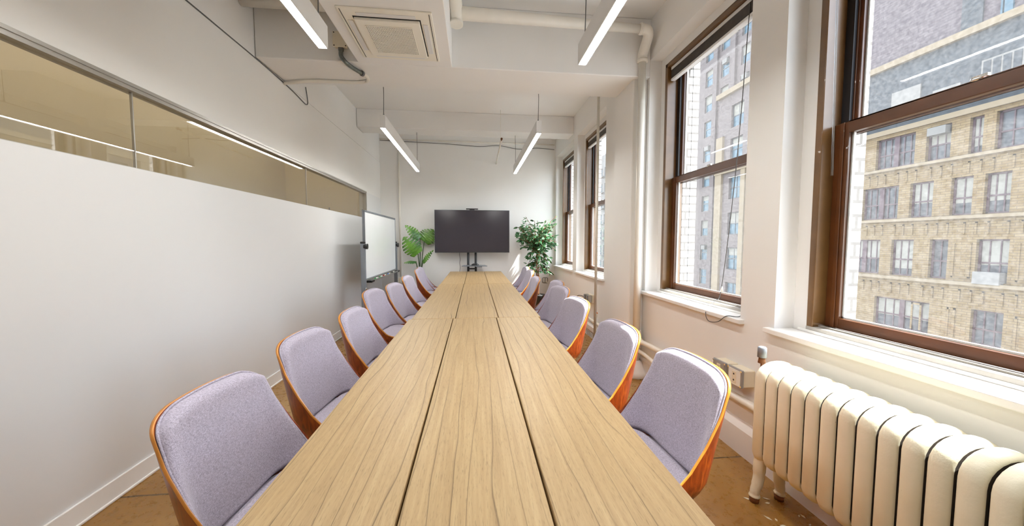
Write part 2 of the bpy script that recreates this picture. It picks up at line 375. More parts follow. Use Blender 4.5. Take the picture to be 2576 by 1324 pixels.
# ------------------------------------------------------------------ windows in the right wall
FX = 1.80
for i, (a, b_) in enumerate(WIN):
    w = bpy.data.objects.new('window_%d' % (i+1), None); C.objects.link(w); struct(w)
    y0, y1, z0, z1 = a+.087, b_-.087, .868, 2.998
    mb = MB()
    for (p, q, r_, s_) in ((y0, y0+.035, z0, z1), (y1-.035, y1, z0, z1), (y0, y1, z1-.035, z1)): mb.box(FX, 1.985, p, q, r_, s_)
    mb.build('frame', 'bronze', w, bevel=.003)
    MB().box(FX-.003, 1.99, y0, y1, .862, .885).box(FX+.035, FX+.055, y0+.03, y1-.03, .885, .893).build('sill_track', 'sillmetal', w, bevel=.002)
    MB().box(1.905, 1.925, y0+.035, y0+.075, .885, z1-.035).box(1.905, 1.925, y1-.075, y1-.035, .885, z1-.035).build('sash_track', 'track', w)
    iy0, iy1 = y0+.036, y1-.036
    def sash(name, x0, x1, zb, zt, sw, rb, rt):
        m_ = MB()
        m_.box(x0, x1, iy0, iy0+sw, zb, zt).box(x0, x1, iy1-sw, iy1, zb, zt)
        m_.box(x0, x1, iy0+sw, iy1-sw, zb, zb+rb).box(x0, x1, iy0+sw, iy1-sw, zt-rt, zt)
        m_.box(x0-.006, x0, iy0+sw*.45, iy0+sw*.75, zb, zt).box(x0-.006, x0, iy1-sw*.75, iy1-sw*.45, zb, zt)
        s_ = m_.build(name, 'bronze_dark', w, bevel=.003)
        xm = (x0+x1)/2+.004
        MB().box(xm-.002, xm+.002, iy0+sw-.006, iy1-sw+.006, zb+rb-.006, zt-rt+.006).build('pane', 'glass', s_)
        # white glazing bead round the pane
        m_ = MB(); q = .008
        m_.box(xm+.003, xm+.016, iy0+sw, iy0+sw+q, zb+rb, zt-rt).box(xm+.003, xm+.016, iy1-sw-q, iy1-sw, zb+rb, zt-rt).box(xm+.003, xm+.016, iy0+sw, iy1-sw, zb+rb, zb+rb+q)
        m_.build('glazing_bead', 'trim', s_)
        return s_
    sash('lower_sash', 1.872, 1.903, .893, 1.945, .07, .052, .055)
    sash('upper_sash', 1.928, 1.960, 1.892, z1-.03, .062, .05, .045)
    yc = (y0+y1)/2
    MB().lathe([(.0, 0), (.02, 0), (.02, .012), (.012, .016), (0, .016)], 1.888, yc, 14, 1.945).box(1.872, 1.884, yc-.035, yc+.01, 1.952, 1.962).build('sash_lock', 'chrome', w)
    # stool
    MB().box(1.652, FX+.005, a-.035, b_+.04, SILL-.03, SILL).build('sill', 'trim', w, bevel=.005)
    MB().box(FX-.008, FX+.004, a+.04, b_-.04, SILL, SILL+.016).build('sill_moulding', 'trim', w, bevel=.003)

# blinds
BL = ['raised blind with a long pull cord looped over the sill beside the capped riser pipe',
      'raised blind in the window behind the thin white pole', 'raised blind in the window beside the back wall', 'raised blind with a clear wand in the window over the radiator']
for n_, i in enumerate((1, 2, 3, 0)):
    a, b_ = WIN[i]; y0, y1 = a+.135, b_-.135
    t_ = thing('window_blind', BL[n_], 'blind', (1.845, (y0+y1)/2, 2.92), group='window blinds'); h = (y1-y0)/2
    MB().box(-.02, .02, -h, h, .012, .04).build('headrail', 'fixture', t_, bevel=.003)
    mb = MB()
    for k in range(13): mb.box(-.019, .019, -h+.005, h-.005, .006-.0055*k, .0095-.0055*k)
    mb.build('slat_stack', 'blindstack', t_)
    MB().box(-.02, .02, -h, h, -.086, -.066).build('bottom_rail', 'fixture', t_, bevel=.004)
    if i != 1: MB().tube([(-.02, h-.01, -.0), (-.03, h-.015, -.4), (-.022, h-.03, -1.24)], .005, 8).build('wand', 'clear', t_)
    oy = (y0+y1)/2
    if i == 1:
        pts = arc([(1.823, 2.29, 2.92), (1.825, 2.36, 1.9), (1.815, 2.45, 1.02), (1.765, 2.45, .91), (1.70, 2.42, .87), (1.645, 2.38, .83), (1.635, 2.33, .785), (1.64, 2.24, .80), (1.65, 2.17, .853), (1.72, 2.14, .856), (1.79, 2.17, .93), (1.82, 2.2, .98)])
        MB().tube([p-Vector((1.845, oy, 2.92)) for p in pts], .0028, 6).build('pull_cord', 'cable', t_)
        MB().tube([(-.028, 2.45-oy, -1.91), (-.03, 2.45-oy, -1.95)], [.004, .011], 10).build('cord_tassel', 'whiteplastic', t_)
    if i == 2:
        pts = arc([(1.823, 4.70, 2.92), (1.80, 4.72, 1.0), (1.645, 4.72, .845), (1.64, 4.70, .7), (1.635, 4.68, .38)])
        MB().tube([p-Vector((1.845, oy, 2.92)) for p in pts], .0028, 6).tube([p-Vector((1.845, oy+.035, 2.92)) for p in pts], .0028, 6).build('pull_cord', 'cable', t_)
        mb = MB(); mb.box(-.212, -.208, 4.60-oy, 4.70-oy, -2.60, -2.545); mb.mi = 1; mb.box(-.213, -.207, 4.60-oy, 4.70-oy, -2.545, -2.53)
        mb.build('warning_tag', ['whiteplastic', 'orange'], t_)

# ------------------------------------------------------------------ conference tables
def table(y0, y1, cx, label):
    L = (y1-y0)/2; t_ = thing('conference_table', label, 'table', (cx, (y0+y1)/2, 0), group='conference tables set end to end')
    mb = MB(); hw = .489; e = .1632
    for xa, xb in ((-hw, -e-.0028), (-e+.0028, e-.0028), (e+.0028, hw)): mb.box(xa, xb, -L+.0015, L-.0015, .722, .76)
    mb.build('tabletop', 'table', t_, bevel=.004, seg=3)
    MB().box(-hw+.01, hw-.01, -L+.01, L-.01, .70, .7225).build('underboard', 'dark', t_)
    MB().box(-.2, .2, -L+.1, -L+.13, .62, .70).box(-.2, .2, L-.13, L-.1, .62, .70).box(-.2, -.17, -L+.1, L-.1, .62, .70).box(.17, .2, -L+.1, L-.1, .62, .70).build('apron', 'table', t_, bevel=.003)
    for sx in (-1, 1):
        for sy in (-1, 1): MB().box(sx*.16-.035, sx*.16+.035, sy*(L-.12)-.035, sy*(L-.12)+.035, 0, .70).build('leg', 'table', t_, bevel=.004)
    return t_
table(.42, 2.700, .0, 'oak plank conference table at the near end of the row')
table(2.704, 4.898, .017, 'middle oak plank conference table, butted between two like it')
table(4.902, 6.96, .022, 'oak plank conference table at the far end, in front of the television')

# ------------------------------------------------------------------ chairs
PATH = [(-.186, .862), (-.174, .79), (-.160, .70), (-.146, .61), (-.133, .53), (-.116, .445), (-.085, .395), (.04, .378), (.18, .382), (.30, .386), (.42, .40)]
EDGE = [(-.178, .862), (-.148, .79), (-.108, .705), (-.050, .612), (.016, .525), (.082, .462), (.145, .445), (.22, .440), (.295, .434), (.365, .424), (.43, .41)]
HWID = [.207, .222, .234, .242, .247, .249, .248, .246, .242, .236, .222]
def lerp_tab(tab, s):
    s = max(0, min(len(tab)-1, s)); i = min(int(s), len(tab)-2); u = s-i
    a, b_ = tab[i], tab[i+1]
    return tuple(x+(y-x)*u for x, y in zip(a, b_)) if isinstance(a, tuple) else a+(b_-a)*u
def path_frame(s):
    x, z = lerp_tab(PATH, s); xa, za = lerp_tab(PATH, s-.35); xb, zb = lerp_tab(PATH, s+.35)
    tx, tz = xb-xa, zb-za; l = math.hypot(tx, tz); tx /= l; tz /= l
    return x, z, -tz, tx     # normal: towards the sitter
def shell_pt(u, s, off):
    x, z, nx, nz = path_frame(s); hw = lerp_tab(HWID, s); ex, ez = lerp_tab(EDGE, s); k = abs(u)**8
    return (x+(ex-x)*k+nx*off, u*hw, z+(ez-z)*k+nz*off)
def corner(u, r_u, r_s):     # how far the outline is pulled in from the end of the path at this u
    a = abs(u)
    c = .30*a*a
    if a > 1-r_u: k = (a-1+r_u)/r_u; c += r_s*(1-math.sqrt(max(0, 1-k*k)))
    return c
NU = 32
US = [math.copysign(1-(1-abs(k))**1.9, k) for k in [-1+2*j/NU for j in range(NU+1)]]
def make_chair():
    t_ = thing('upholstered_chair', '', 'chair', group='grey upholstered walnut chairs along the tables')
    n = 26; smax = len(PATH)-1
    def surf(off, inset=0, s_lo=0, s_hi=smax, ru=.42, rs=.66, rs2=.9, scale=1.0):
        rows = []
        for k in range(n+1):
            row = []
            for u in US:
                a = s_lo+inset+corner(u, ru, rs); b_ = s_hi-inset-corner(u, ru, rs2)
                row.append(shell_pt(u*scale, a+(b_-a)*(k/n)**1.0, off if not callable(off) else off(u, k/n)))
            rows.append(row)
        return rows
    f = surf(.0); bk = surf(-.013)
    mb = MB(); mb.grid(f); mb.grid(bk, flip=True)
    mb.mi = 1
    def rim(a, b_): mb.grid([a, b_], True)
    rim(f[0], bk[0]); rim(f[-1], bk[-1]); rim([r[0] for r in f], [r[0] for r in bk]); rim([r[-1] for r in f], [r[-1] for r in bk])
    mb.build('shell', ['walnut', 'edge_wood'], t_)
    # padded back: a cushion with a rounded border lying in the shell
    def pad(th):
        def o(u, v):
            e = min(1-abs(u), 2.2*v, 2.2*(1-v)) ; e = max(0, min(1, e/.17)); return .002+th*math.sqrt(1-(1-e)**2)
        return o
    top = surf(pad(.042), .03, 0, 5.6, scale=.978, rs=.68, rs2=.1); bot = surf(.001, .03, 0, 5.6, scale=.978, rs=.68, rs2=.1)
    mb = MB(); mb.grid(top); mb.grid(bot, flip=True); rim(top[0], bot[0]); rim(top[-1], bot[-1]); rim([r[0] for r in top], [r[0] for r in bot]); rim([r[-1] for r in top], [r[-1] for r in bot])
    back = mb.build('back_cushion', 'fabric', t_)
    # piping round the back pad
    ring = [top[1][j] for j in range(NU+1)]
    edge = surf(.007, .026, 0, 5.6, scale=.979, rs=.68, rs2=.1)
    loop = [edge[k][0] for k in range(n, 0, -1)]+edge[0]+[edge[k][-1] for k in range(1, n+1)]
    MB().tube(loop, .0038, 6).build('piping', 'fabric', back)
    seat = lambda u, v: .004+.05*math.sqrt(max(0, 1-(1-min(1, min(1-abs(u), 1.6*v, 1.6*(1-v))/.22))**2))
    top = surf(seat, .0, 5.3, 9.85, scale=.94, rs=.3, rs2=.5); bot = surf(.002, .0, 5.3, 9.85, scale=.94, rs=.3, rs2=.5)
    mb = MB(); mb.grid(top); mb.grid(bot, flip=True); rim(top[0], bot[0]); rim(top[-1], bot[-1]); rim([r[0] for r in top], [r[0] for r in bot]); rim([r[-1] for r in top], [r[-1] for r in bot])
    mb.build('seat_cushion', 'fabric', t_)
    for x, y in ((.04, .15), (.04, -.15), (.33, .15), (.33, -.15)):
        sx = .06 if x > .2 else -.08
        MB().tube([(x, y, .40), (x+sx, y+math.copysign(.06, y), .0)], [.021, .012], 10).build('leg', 'walnut', t_)
    return t_
CH_L = [(-.875, 1.275, 5), (-.905, 1.985, 7), (-.87, 2.64, 3), (-1.02, 3.70, 9), (-.925, 4.205, 9), (-.95, 5.16, 5), (-.975, 6.33, 3), (-1.02, 6.845, 2)]
CH_R = [(.905, 1.395, -4), (.86, 2.03, -6), (.875, 2.97, -10), (.93, 3.79, -10), (1.025, 4.34, -5), (.84, 4.86, -2), (.955, 6.06, -4), (.985, 6.78, -4)]
LB_L = ['grey chair with walnut shell on the white wall side, nearest of its row',
        'grey walnut-shelled chair, second from the near end of the row along the white wall',
        'grey walnut-shelled chair, third along the white wall, just before the whiteboard stand',
        'grey walnut-shelled chair in front of the near post of the whiteboard, fourth of its row',
        'grey walnut-shelled chair half hidden behind the one at the whiteboard post, fifth of its row',
        'grey walnut-shelled chair under the far end of the whiteboard, sixth of its row',
        'grey walnut-shelled chair overlapping the last one, before the split-leaf plant, seventh of its row',
        'grey walnut-shelled chair at the foot of the split-leaf plant, last of its row']
LB_R = ['grey chair with walnut shell by the radiator, nearest on the window side',
        'grey walnut-shelled chair in front of the white riser pipe, second on the window side',
        'sunlit grey walnut-shelled chair third on the window side, its corner before the plugged-in adapters',
        'grey walnut-shelled chair with a sunlit edge, fourth along the window side',
        'shaded grey walnut-shelled chair pulled back behind the fourth, nearest the far window sill',
        'shaded grey walnut-shelled chair tucked closest to the table, sixth along the window side',
        'sunlit grey walnut-shelled chair under the weeping fig, seventh along the window side',
        'grey walnut-shelled chair at the far table corner on the window side, last of its row']
proto = make_chair()
for i, (side, lab) in enumerate([(1, (CH_L[k], LB_L[k])) for k in range(8)]+[(-1, (CH_R[k], LB_R[k])) for k in range(8)]):
    (x, y, an), lb = lab
    o = proto if i == 0 else dup(proto)
    o['label'] = lb
    rz = R(-an) if side == 1 else PI+R(-an)
    o.location = (x+.165*math.cos(rz), y+.165*math.sin(rz), 0); o.rotation_euler = (0, 0, rz)

# ------------------------------------------------------------------ pendant lights
def pendant(x, y0, y1, label, group='linear pendant lights'):
    L = (y1-y0)/2; t_ = thing('pendant_light', label, 'light', (x, (y0+y1)/2, 2.53), group=group)
    w_ = .0285; mb = MB()
    mb.box(-w_, w_, -L, L, .012, .135).box(-w_, -w_+.004, -L, L, 0, .012).box(w_-.004, w_, -L, L, 0, .012).box(-w_, w_, -L, -L+.004, 0, .012).box(-w_, w_, L-.004, L, 0, .012)
    mb.build('housing', 'fixture', t_)
    MB().box(-w_+.004, w_-.004, -L+.004, L-.004, .008, .012).build('diffuser', 'lamp', t_)
    for sy in (-1, 1):
        yy = sy*(L-.06)
        zt = H-2.53
        MB().tube([(0, yy, .135), (0, yy, .17), (.004, yy, .4), (-.003, yy, .6), (0, yy, zt)], .0035, 6).build('cord', 'cable', t_)
        MB().tube([(0, yy, .135), (0, yy, .165)], .007, 8).build('cord_grip', 'greysteel', t_)
pendant(-.925, .0, 2.40, 'white linear pendant beside the ceiling air conditioner, nearer one on the white wall side')
pendant(.728, .0, 2.43, 'white linear pendant nearest the camera on the window side')
pendant(-.955, 3.96, 6.33, 'white linear pendant beyond the beam on the white wall side')
pendant(.712, 3.96, 6.33, 'white linear pendant beyond the beam on the window side')

# ------------------------------------------------------------------ ceiling cassette
t_ = thing('air_conditioner', 'square cream ceiling cassette air conditioner with a perforated centre', 'air conditioner', (-.608, 2.935, 2.917), R(.6))
MB().box(-.318, .318, -.335, .335, -.012, 0).build('panel', 'acwhite', t_, bevel=.005)
MB().box(-.232, .232, -.25, .25, -.0135, -.011).build('gap', 'dark', t_)
MB().box(-.224, .224, -.242, .242, -.034, -.014).box(-.03, .03, .244, .25, -.02, -.012).build('grille_panel', 'acwhite', t_, bevel=.004)
for (x0, x1, y0, y1) in ((-.20, .20, -.292, -.256), (-.20, .20, .256, .292), (-.278, -.242, -.20, .20), (.242, .278, -.20, .20)):
    MB().box(x0, x1, y0, y1, -.017, -.011).build('flap', 'fixture', t_, bevel=.002)
mb = MB()
for x in (-.298, .296): mb.box(x, x+.004, -.32, .32, -.014, -.011)
mb.build('seam', 'dark', t_)
MB().box(-.163, .163, -.18, .18, -.0355, -.0335).build('grille_back', 'dark', t_)
mb = MB(); nx, ny = 27, 20
for k in range(nx+1): x = -.163+.326*k/nx; mb.box(x-.0028, x+.0028, -.18, .18, -.039, -.0352)
for k in range(ny+1): y = -.18+.36*k/ny; mb.box(-.163, .163, y-.0038, y+.0038, -.0388, -.0352)
mb.build('grille', 'grille', t_)

# ------------------------------------------------------------------ pipes and conduits overhead
def pipe(name, label, pts, r, material='pipe', cat='pipe', group=None, n=14, smooth=6):
    return tag(MB().tube(arc(pts, smooth) if len(pts) > 2 else pts, r, n).build(name, material), label, cat, group)
t_ = thing('ceiling_pipe', 'white ceiling pipe that turns down into the riser beside the near windows', 'pipe', (0, 0, 0))
MB().tube([(XL, 3.22, 3.295), (-.15, 3.22, 3.295), (1.54, 3.24, 3.275)], [.056, .054, .036], 18).build('run', 'pipe', t_)
MB().tube(arc([(1.50, 3.24, 3.275), (1.575, 3.245, 3.27), (1.605, 3.275, 3.235), (1.603, 3.335, 3.165), (1.60, 3.37, 3.11), (1.60, 3.372, 3.06)]), .046, 16).build('elbow', 'pipe', t_)
MB().tube([(1.60, 3.372, 3.075), (1.60, 3.372, 3.045)], .05, 16).tube([(1.51, 3.24, 3.275), (1.525, 3.24, 3.275)], .05, 16).build('collar', 'pipe', t_)
MB().tube([(1.60, 3.372, 3.06), (1.60, 3.372, .0)], .034, 16).build('riser', 'pipe', t_)
MB().tube([(1.60, 3.372, .46), (1.60, 3.372, .28)], .045, 16).tube([(1.60, 3.40, .365), (1.60, 3.30, .365)], .04, 16).build('tee', 'pipe', t_)
MB().lathe([(.035, .16), (.06, .14), (.075, .10), (.11, .06), (.12, .02), (.11, 0)], 1.60, 3.372, 18).build('plaster_collar', 'wall', t_)
pipe('heating_pipe', 'cream pipe running low on the wall from the riser to the radiator', [(1.60, 3.31, .365), (1.62, 3.2, .365), (1.635, 2.9, .365), (1.64, 2.2, .36), (1.64, 1.8, .355), (1.62, 1.70, .30), (1.545, 1.685, .25)], .024)
pipe('heating_pipe', 'lower cream pipe angling from the foot of the riser behind the chairs', [(1.60, 3.35, .27), (1.62, 3.15, .25), (1.63, 2.8, .2), (1.63, 2.3, .19)], .018)
t_ = thing('ceiling_pipe', 'second fat white ceiling pipe, beside the first near the white partition', 'pipe', (0, 0, 0))
MB().tube([(XL, 3.10, 3.335), (-.3, 3.10, 3.34)], .045, 16).build('run', 'pipe', t_)
MB().tube(arc([(-.15, 3.00, 3.335), (-.148, 3.08, 3.32), (-.148, 3.16, 3.28), (-.146, 3.20, 3.22), (-.146, 3.20, 3.185)], 5), [.02]+[.056]*8+[.05]*6+[.058]*6, 16).build('coupling', 'pipe', t_)
pipe('white_pole', 'thin white vertical pole standing in front of the third window', [(1.555, 4.46, 0), (1.555, 4.46, H)], .0175)
t_ = thing('sprinkler_pipe', 'short white sprinkler pipe with a brass head under the far ceiling beam', 'sprinkler', (0, 0, 0))
MB().tube([(.43, 5.75, 2.94), (.45, YB, 2.935)], .014, 10).tube([(.432, 5.76, 2.94), (.435, 5.95, 2.94)], .02, 10).build('pipe', 'pipe', t_)
MB().tube([(.43, 5.76, 2.94), (.43, 5.70, 2.945)], [.012, .006], 10).tube([(.43, 5.69, 2.945), (.43, 5.70, 2.945)], .018, 10).build('sprinkler_head', 'trunk', t_)
MB().tube([(.43, 5.9, 2.95), (.43, 5.9, H)], .003, 6).build('hanger', 'pipe', t_)
pipe('coiled_cable', 'small loop of white cable hanging from the far ceiling near the window wall', [(1.06, 6.9, H), (1.07, 6.9, 3.30), (1.04, 6.9, 3.2), (1.06, 6.9, 3.08), (1.10, 6.9, 3.15), (1.08, 6.9, 3.3)], .006, 'pipe', 'cable')
pipe('wall_cable', 'dark cable sagging along the top of the back wall', [(XL+.01, YB-.01, 3.335), (-1.2, YB-.01, 3.32), (-.5, YB-.01, 3.30), (.1, YB-.01, 3.27), (.5, YB-.01, 3.30), (.9, YB-.01, 3.24), (1.3, YB-.01, 3.27), (1.66, YB-.01, 3.25)], .005, 'cable', 'cable')
pipe('ceiling_conduit', 'white conduit along the top of the back wall', [(XL+.01, YB-.015, 3.36), (1.66, YB-.015, 3.345)], .013)
tag(MB().tube([(-1.495, YB-.018, 3.36), (-1.49, YB-.018, .62)], .017, 12).build('wall_conduit', 'pipe'), 'white vertical conduit on the back wall behind the whiteboard', 'conduit')
# conduit run on the big beam
t_ = thing('junction_box', 'cream junction box on the beam face beside the air conditioner bulkhead', 'junction box', (-1.15, 3.345, 3.085))
MB().box(-.052, .052, 0, .04, -.06, .06).build('box', 'ivory', t_, bevel=.006)
MB().box(-.06, .06, -.006, 0, -.066, .066).build('cover', 'ivory', t_, bevel=.01)
mb = MB()
for sx in (-1, 1):
    for sz in (-1, 1): mb.tube([(sx*.048, -.009, sz*.054), (sx*.048, -.005, sz*.054)], .005, 8)
mb.build('screw', 'dark', t_)
MB().tube([(0, .02, -.058), (0, .02, -.085)], .022, 12).build('connector', 'cable', t_)
fp = arc([(-1.15, 3.362, 3.01), (-1.145, 3.352, 2.95), (-1.115, 3.352, 2.905), (-1.09, 3.405, 2.892), (-1.06, 3.475, 2.892), (-1.022, 3.55, 2.892)], 12)
t_ = thing('flexible_conduit', 'dark ribbed flexible conduit curving from junction box under the beam', 'conduit', (0, 0, 0))
MB().tube(fp, [.016 if k % 2 else .0185 for k in range(len(fp))], 12).build('hose', 'flex', t_)
MB().tube([fp[-4], fp[-1]], .024, 12).build('end_fitting', 'cable', t_)
pipe('beam_conduit', 'white conduit bent across the underside of the big beam to the wall', [(-1.022, 3.55, 2.893), (-1.008, 3.60, 2.898), (-1.014, 3.68, 2.900), (-1.06, 3.738, 2.901), (-1.2, 3.764, 2.901), (-1.55, 3.768, 2.90), (-1.75, 3.81, 2.893), (XL+.012, 3.84, 2.893)], .015)
pipe('wall_cable', 'thin dark cable along the top of the white partition, its end looped back', [(XL+.003, YF, 2.908), (XL+.003, .5, 2.908), (XL+.003, 2.6, 2.908), (XL+.003, 3.5, 2.908), (XL+.004, 4.0, 2.89), (XL+.006, 4.22, 2.865), (XL+.008, 4.30, 2.86), (XL+.008, 4.34, 2.89), (XL+.008, 4.33, 2.96), (XL+.008, 4.30, 3.05)], .005, 'cable', 'cable', smooth=8)

# ------------------------------------------------------------------ radiator
t_ = thing('radiator', 'old white cast iron radiator with chipped paint under the nearest window', 'radiator', (1.535, 0, 0))
def rad_section(yc, foot):
    mb = MB(); hw = .0305; dp = .115; zb, zt = .195, .735
    # outline in x,z: domed top, rounded bottom; lofted in y with a rounded edge
    prof = []
    for k in range(13): a = PI*k/12; prof.append((dp*math.cos(a), zt-.085+.085*math.sin(a)))
    for k in range(9): a = PI+PI*k/8; prof.append((dp*math.cos(a)*1.0, zb+.06+.06*math.sin(a)))
    n = len(prof); cz = (zb+zt)/2
    rows = []
    for k in range(-6, 7):
        a = k/6*PI/2; yy = math.sin(a)*hw; ins = .019*(1-math.cos(a))
        row = []
        for x, z in prof:
            # inset along both axes
            sx = 1-ins/dp; sz = 1-ins/((zt-zb)/2)
            row.append((x*sx, yc+yy, cz+(z-cz)*sz))
        row.append(row[0]); rows.append(row)
    # gap's shade and dirt coloured into the flanks facing the next section
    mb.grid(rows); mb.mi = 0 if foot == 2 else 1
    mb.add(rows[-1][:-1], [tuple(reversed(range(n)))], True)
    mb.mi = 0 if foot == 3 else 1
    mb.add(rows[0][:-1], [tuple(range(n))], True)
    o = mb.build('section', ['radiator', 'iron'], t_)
    if foot:
        for x in (-.085, .03):
            sgn = -1 if x < 0 else 1
            MB().tube(arc([(x*.8, yc, .30), (x*.95, yc, .2), (x*1.0, yc, .12), (x*1.12+.006*sgn, yc, .06), (x*1.22, yc, .03)], 5), [.032]*3+[.029]*5+[.026]*5+[.023]*4+[.021, .023, .026, .027], 12).build('foot', 'radiator', t_)
            MB().tube([(x*1.22, yc, .03), (x*1.22, yc, 0)], [.024, .021], 12).build('foot_tip', 'trunk', t_)
NS = 19
for k in range(NS): rad_section(1.632-.0705*k, 2 if k == 0 else 3 if k == NS-1 else 0)
MB().tube([(0, 1.67, .25), (0, .33, .25)], .028, 12).tube([(0, 1.67, .66), (0, .33, .66)], .028, 12).build('header_pipe', 'dark', t_)
MB().tube([(-.055, 1.662, .60), (-.06, 1.672, .745)], .0085, 8).tube([(-.06, 1.672, .715), (-.06, 1.672, .75)], [.018, .013], 10).build('valve_stem', 'trunk', t_)
MB().lathe([(0, .055), (.016, .055), (.0205, .05), (.021, 0), (0, 0)], -.06, 1.672, 16, .745).build('valve_cap', 'greysteel', t_)

mb = MB()
for k in range(34):
    x, y = rnd.uniform(1.40, 1.60), rnd.uniform(1.05, 1.72); a = rnd.uniform(0, PI); l_ = rnd.uniform(.006, .022); w_ = rnd.uniform(.003, .007)
    c, s_ = math.cos(a), math.sin(a)
    mb.prism([(x+c*l_, y+s_*l_), (x-s_*w_, y+c*w_), (x-c*l_*.8, y-s_*l_*.8), (x+s_*w_, y-c*w_)], .0003, .002, 'z')
o = tag(mb.build('paint_flakes', 'radiator'), 'pale paint flakes scattered on the floor under the radiator', 'debris'); o['kind'] = 'stuff'

# ------------------------------------------------------------------ outlets
def outlet(name, label, yc, zc, x0, open_face, group=None):
    t_ = thing(name, label, 'outlet', (x0, yc, zc), group=group)
    MB().box(0, .075, -.06, .06, -.052, .052).build('box', 'ivory', t_, bevel=.006)
    MB().box(-.014, 0, -.064, .064, -.057, .057).build('cover', 'covergrey', t_, bevel=.008)
    MB().box(-.0165, -.0135, -.05, .05, -.052, .046).build('face_plate', 'whiteplastic' if open_face else 'covergrey', t_, bevel=.002)
    MB().box(-.020, -.015, -.017, .017, -.038, .034).build('receptacle', 'ivory', t_, bevel=.002)
    mb = MB()
    for dz in (.017, -.021):
        if open_face: mb.tube([(-.0205, 0, dz), (-.0195, 0, dz)], .006, 8)
        else:
            for dy in (-.006, .006): mb.box(-.0207, -.0195, dy-.0012, dy+.0012, dz-.005, dz+.005)
            mb.tube([(-.0207, 0, dz-.01), (-.0195, 0, dz-.01)], .0025, 6)
    mb.build('slot', 'dark', t_)
    mb = MB()
    for dy in (-.054, .054):
        for dz in (-.046, .046): mb.tube([(-.018, dy, dz), (-.012, dy, dz)], .006, 8)
    mb.build('screw', 'chrome', t_)
    return t_
outlet('outlet_box', 'grey weatherproof outlet box farther from the radiator of the two side by side', 2.16, .505, 1.615, False, 'twin outlet boxes by the radiator')
outlet('outlet_box', 'outlet box with a white face plate, touching the radiator end', 2.018, .507, 1.615, True, 'twin outlet boxes by the radiator')
t_ = thing('outlet_box', 'beige outlet box low on the window wall with two adapters plugged in', 'outlet', (1.655, 4.99, .52))
MB().box(0, .035, -.09, .09, -.06, .06).build('box', 'ivory', t_, bevel=.005)
for yy, lb in ((5.05, 'grey plug-in adapter farther from the white pole, black lead attached'), (4.93, 'grey plug-in adapter nearer the white pole')):
    a_ = thing('power_adapter', lb, 'adapter', (1.60, yy, .535), group='adapters in the low outlet box')
    MB().box(0, .05, -.03, .03, -.06, .045).build('body', 'alu', a_, bevel=.006)
    MB().box(-.012, 0, -.026, .026, -.055, .04).build('face', 'greysteel', a_, bevel=.004)
pipe('adapter_lead', 'black lead bowing from the far adapter towards the chairs', [(1.60, 5.08, .53), (1.585, 5.2, .53), (1.58, 5.35, .50), (1.585, 5.45, .40), (1.59, 5.5, .25)], .006, 'black', 'cable')
pipe('adapter_lead', 'grey lead hanging from the near adapter to the pipe below', [(1.61, 4.95, .48), (1.61, 4.955, .4), (1.605, 4.95, .3), (1.61, 4.86, .235), (1.62, 4.7, .22)], .006, 'alu', 'cable')
t_ = thing('outlet_box', 'white double outlet box at the foot of the back wall conduit', 'outlet', (-1.482, YB-.03, .552))
MB().box(-.058, .058, -.02, .03, -.055, .07).build('box', 'whiteplastic', t_, bevel=.006)
MB().box(-.045, -.012, -.024, -.019, -.035, .045).box(.012, .045, -.024, -.019, -.035, .045).build('receptacle', 'ivory', t_, bevel=.002)
pipe('outlet_lead', 'white lead dropping from the outlet box behind the whiteboard', [(-1.45, YB-.045, .52), (-1.445, YB-.05, .45), (-1.43, YB-.04, .3), (-1.42, YB-.03, .05)], .005, 'pipe', 'cable')
t_ = thing('wall_plate', 'pale double wall plate with black edging under the weeping fig', 'outlet', (1.485, YB-.006, .52))
MB().box(-.052, .052, -.006, .006, -.055, .055).build('plate', 'whiteplastic', t_, bevel=.004)
MB().tube(arc([(-.052, -.008, -.04), (-.05, -.008, .045), (-.03, -.008, .056), (.03, -.008, .056), (.052, -.008, .045), (.052, -.008, -.03)], 5), .0045, 6).tube([(0, -.008, .056), (0, -.008, -.055)], .0055, 6).tube([(-.05, -.008, -.04), (-.03, -.008, -.056), (.04, -.008, -.056)], .0045, 6).build('edging', 'black', t_)

# baseboard heater on the far window wall
t_ = thing('baseboard_heater', 'cream baseboard heater with a black slotted grille along the far window wall', 'heater', (1.69, 5.55, 0))
L_ = 1.6
MB().prism([(0, .07), (-.075, .07), (-.085, .10), (-.085, .16), (-.06, .185), (0, .195)], -L_, L_, 'y').build('cover', 'trim', t_, bevel=.003)
MB().box(-.07, -.002, -L_, L_, .0, .07).build('core', 'dark', t_)
mb = MB(); k = -L_
while k < L_: mb.box(-.08, -.07, k, k+.022, .005, .07); k += .05
mb.box(-.08, -.072, -L_, L_, .0, .008); mb.build('grille', 'trim', t_)
for sy in (-1, 1): MB().box(-.088, 0, sy*L_-.012, sy*L_+.012, 0, .197).build('end_cap', 'trim', t_, bevel=.003)
pipe('heating_pipe', 'cream pipe just above the baseboard heater on the window wall', [(1.63, 3.95, .235), (1.63, 4.8, .235), (1.63, 6.9, .235)], .022)

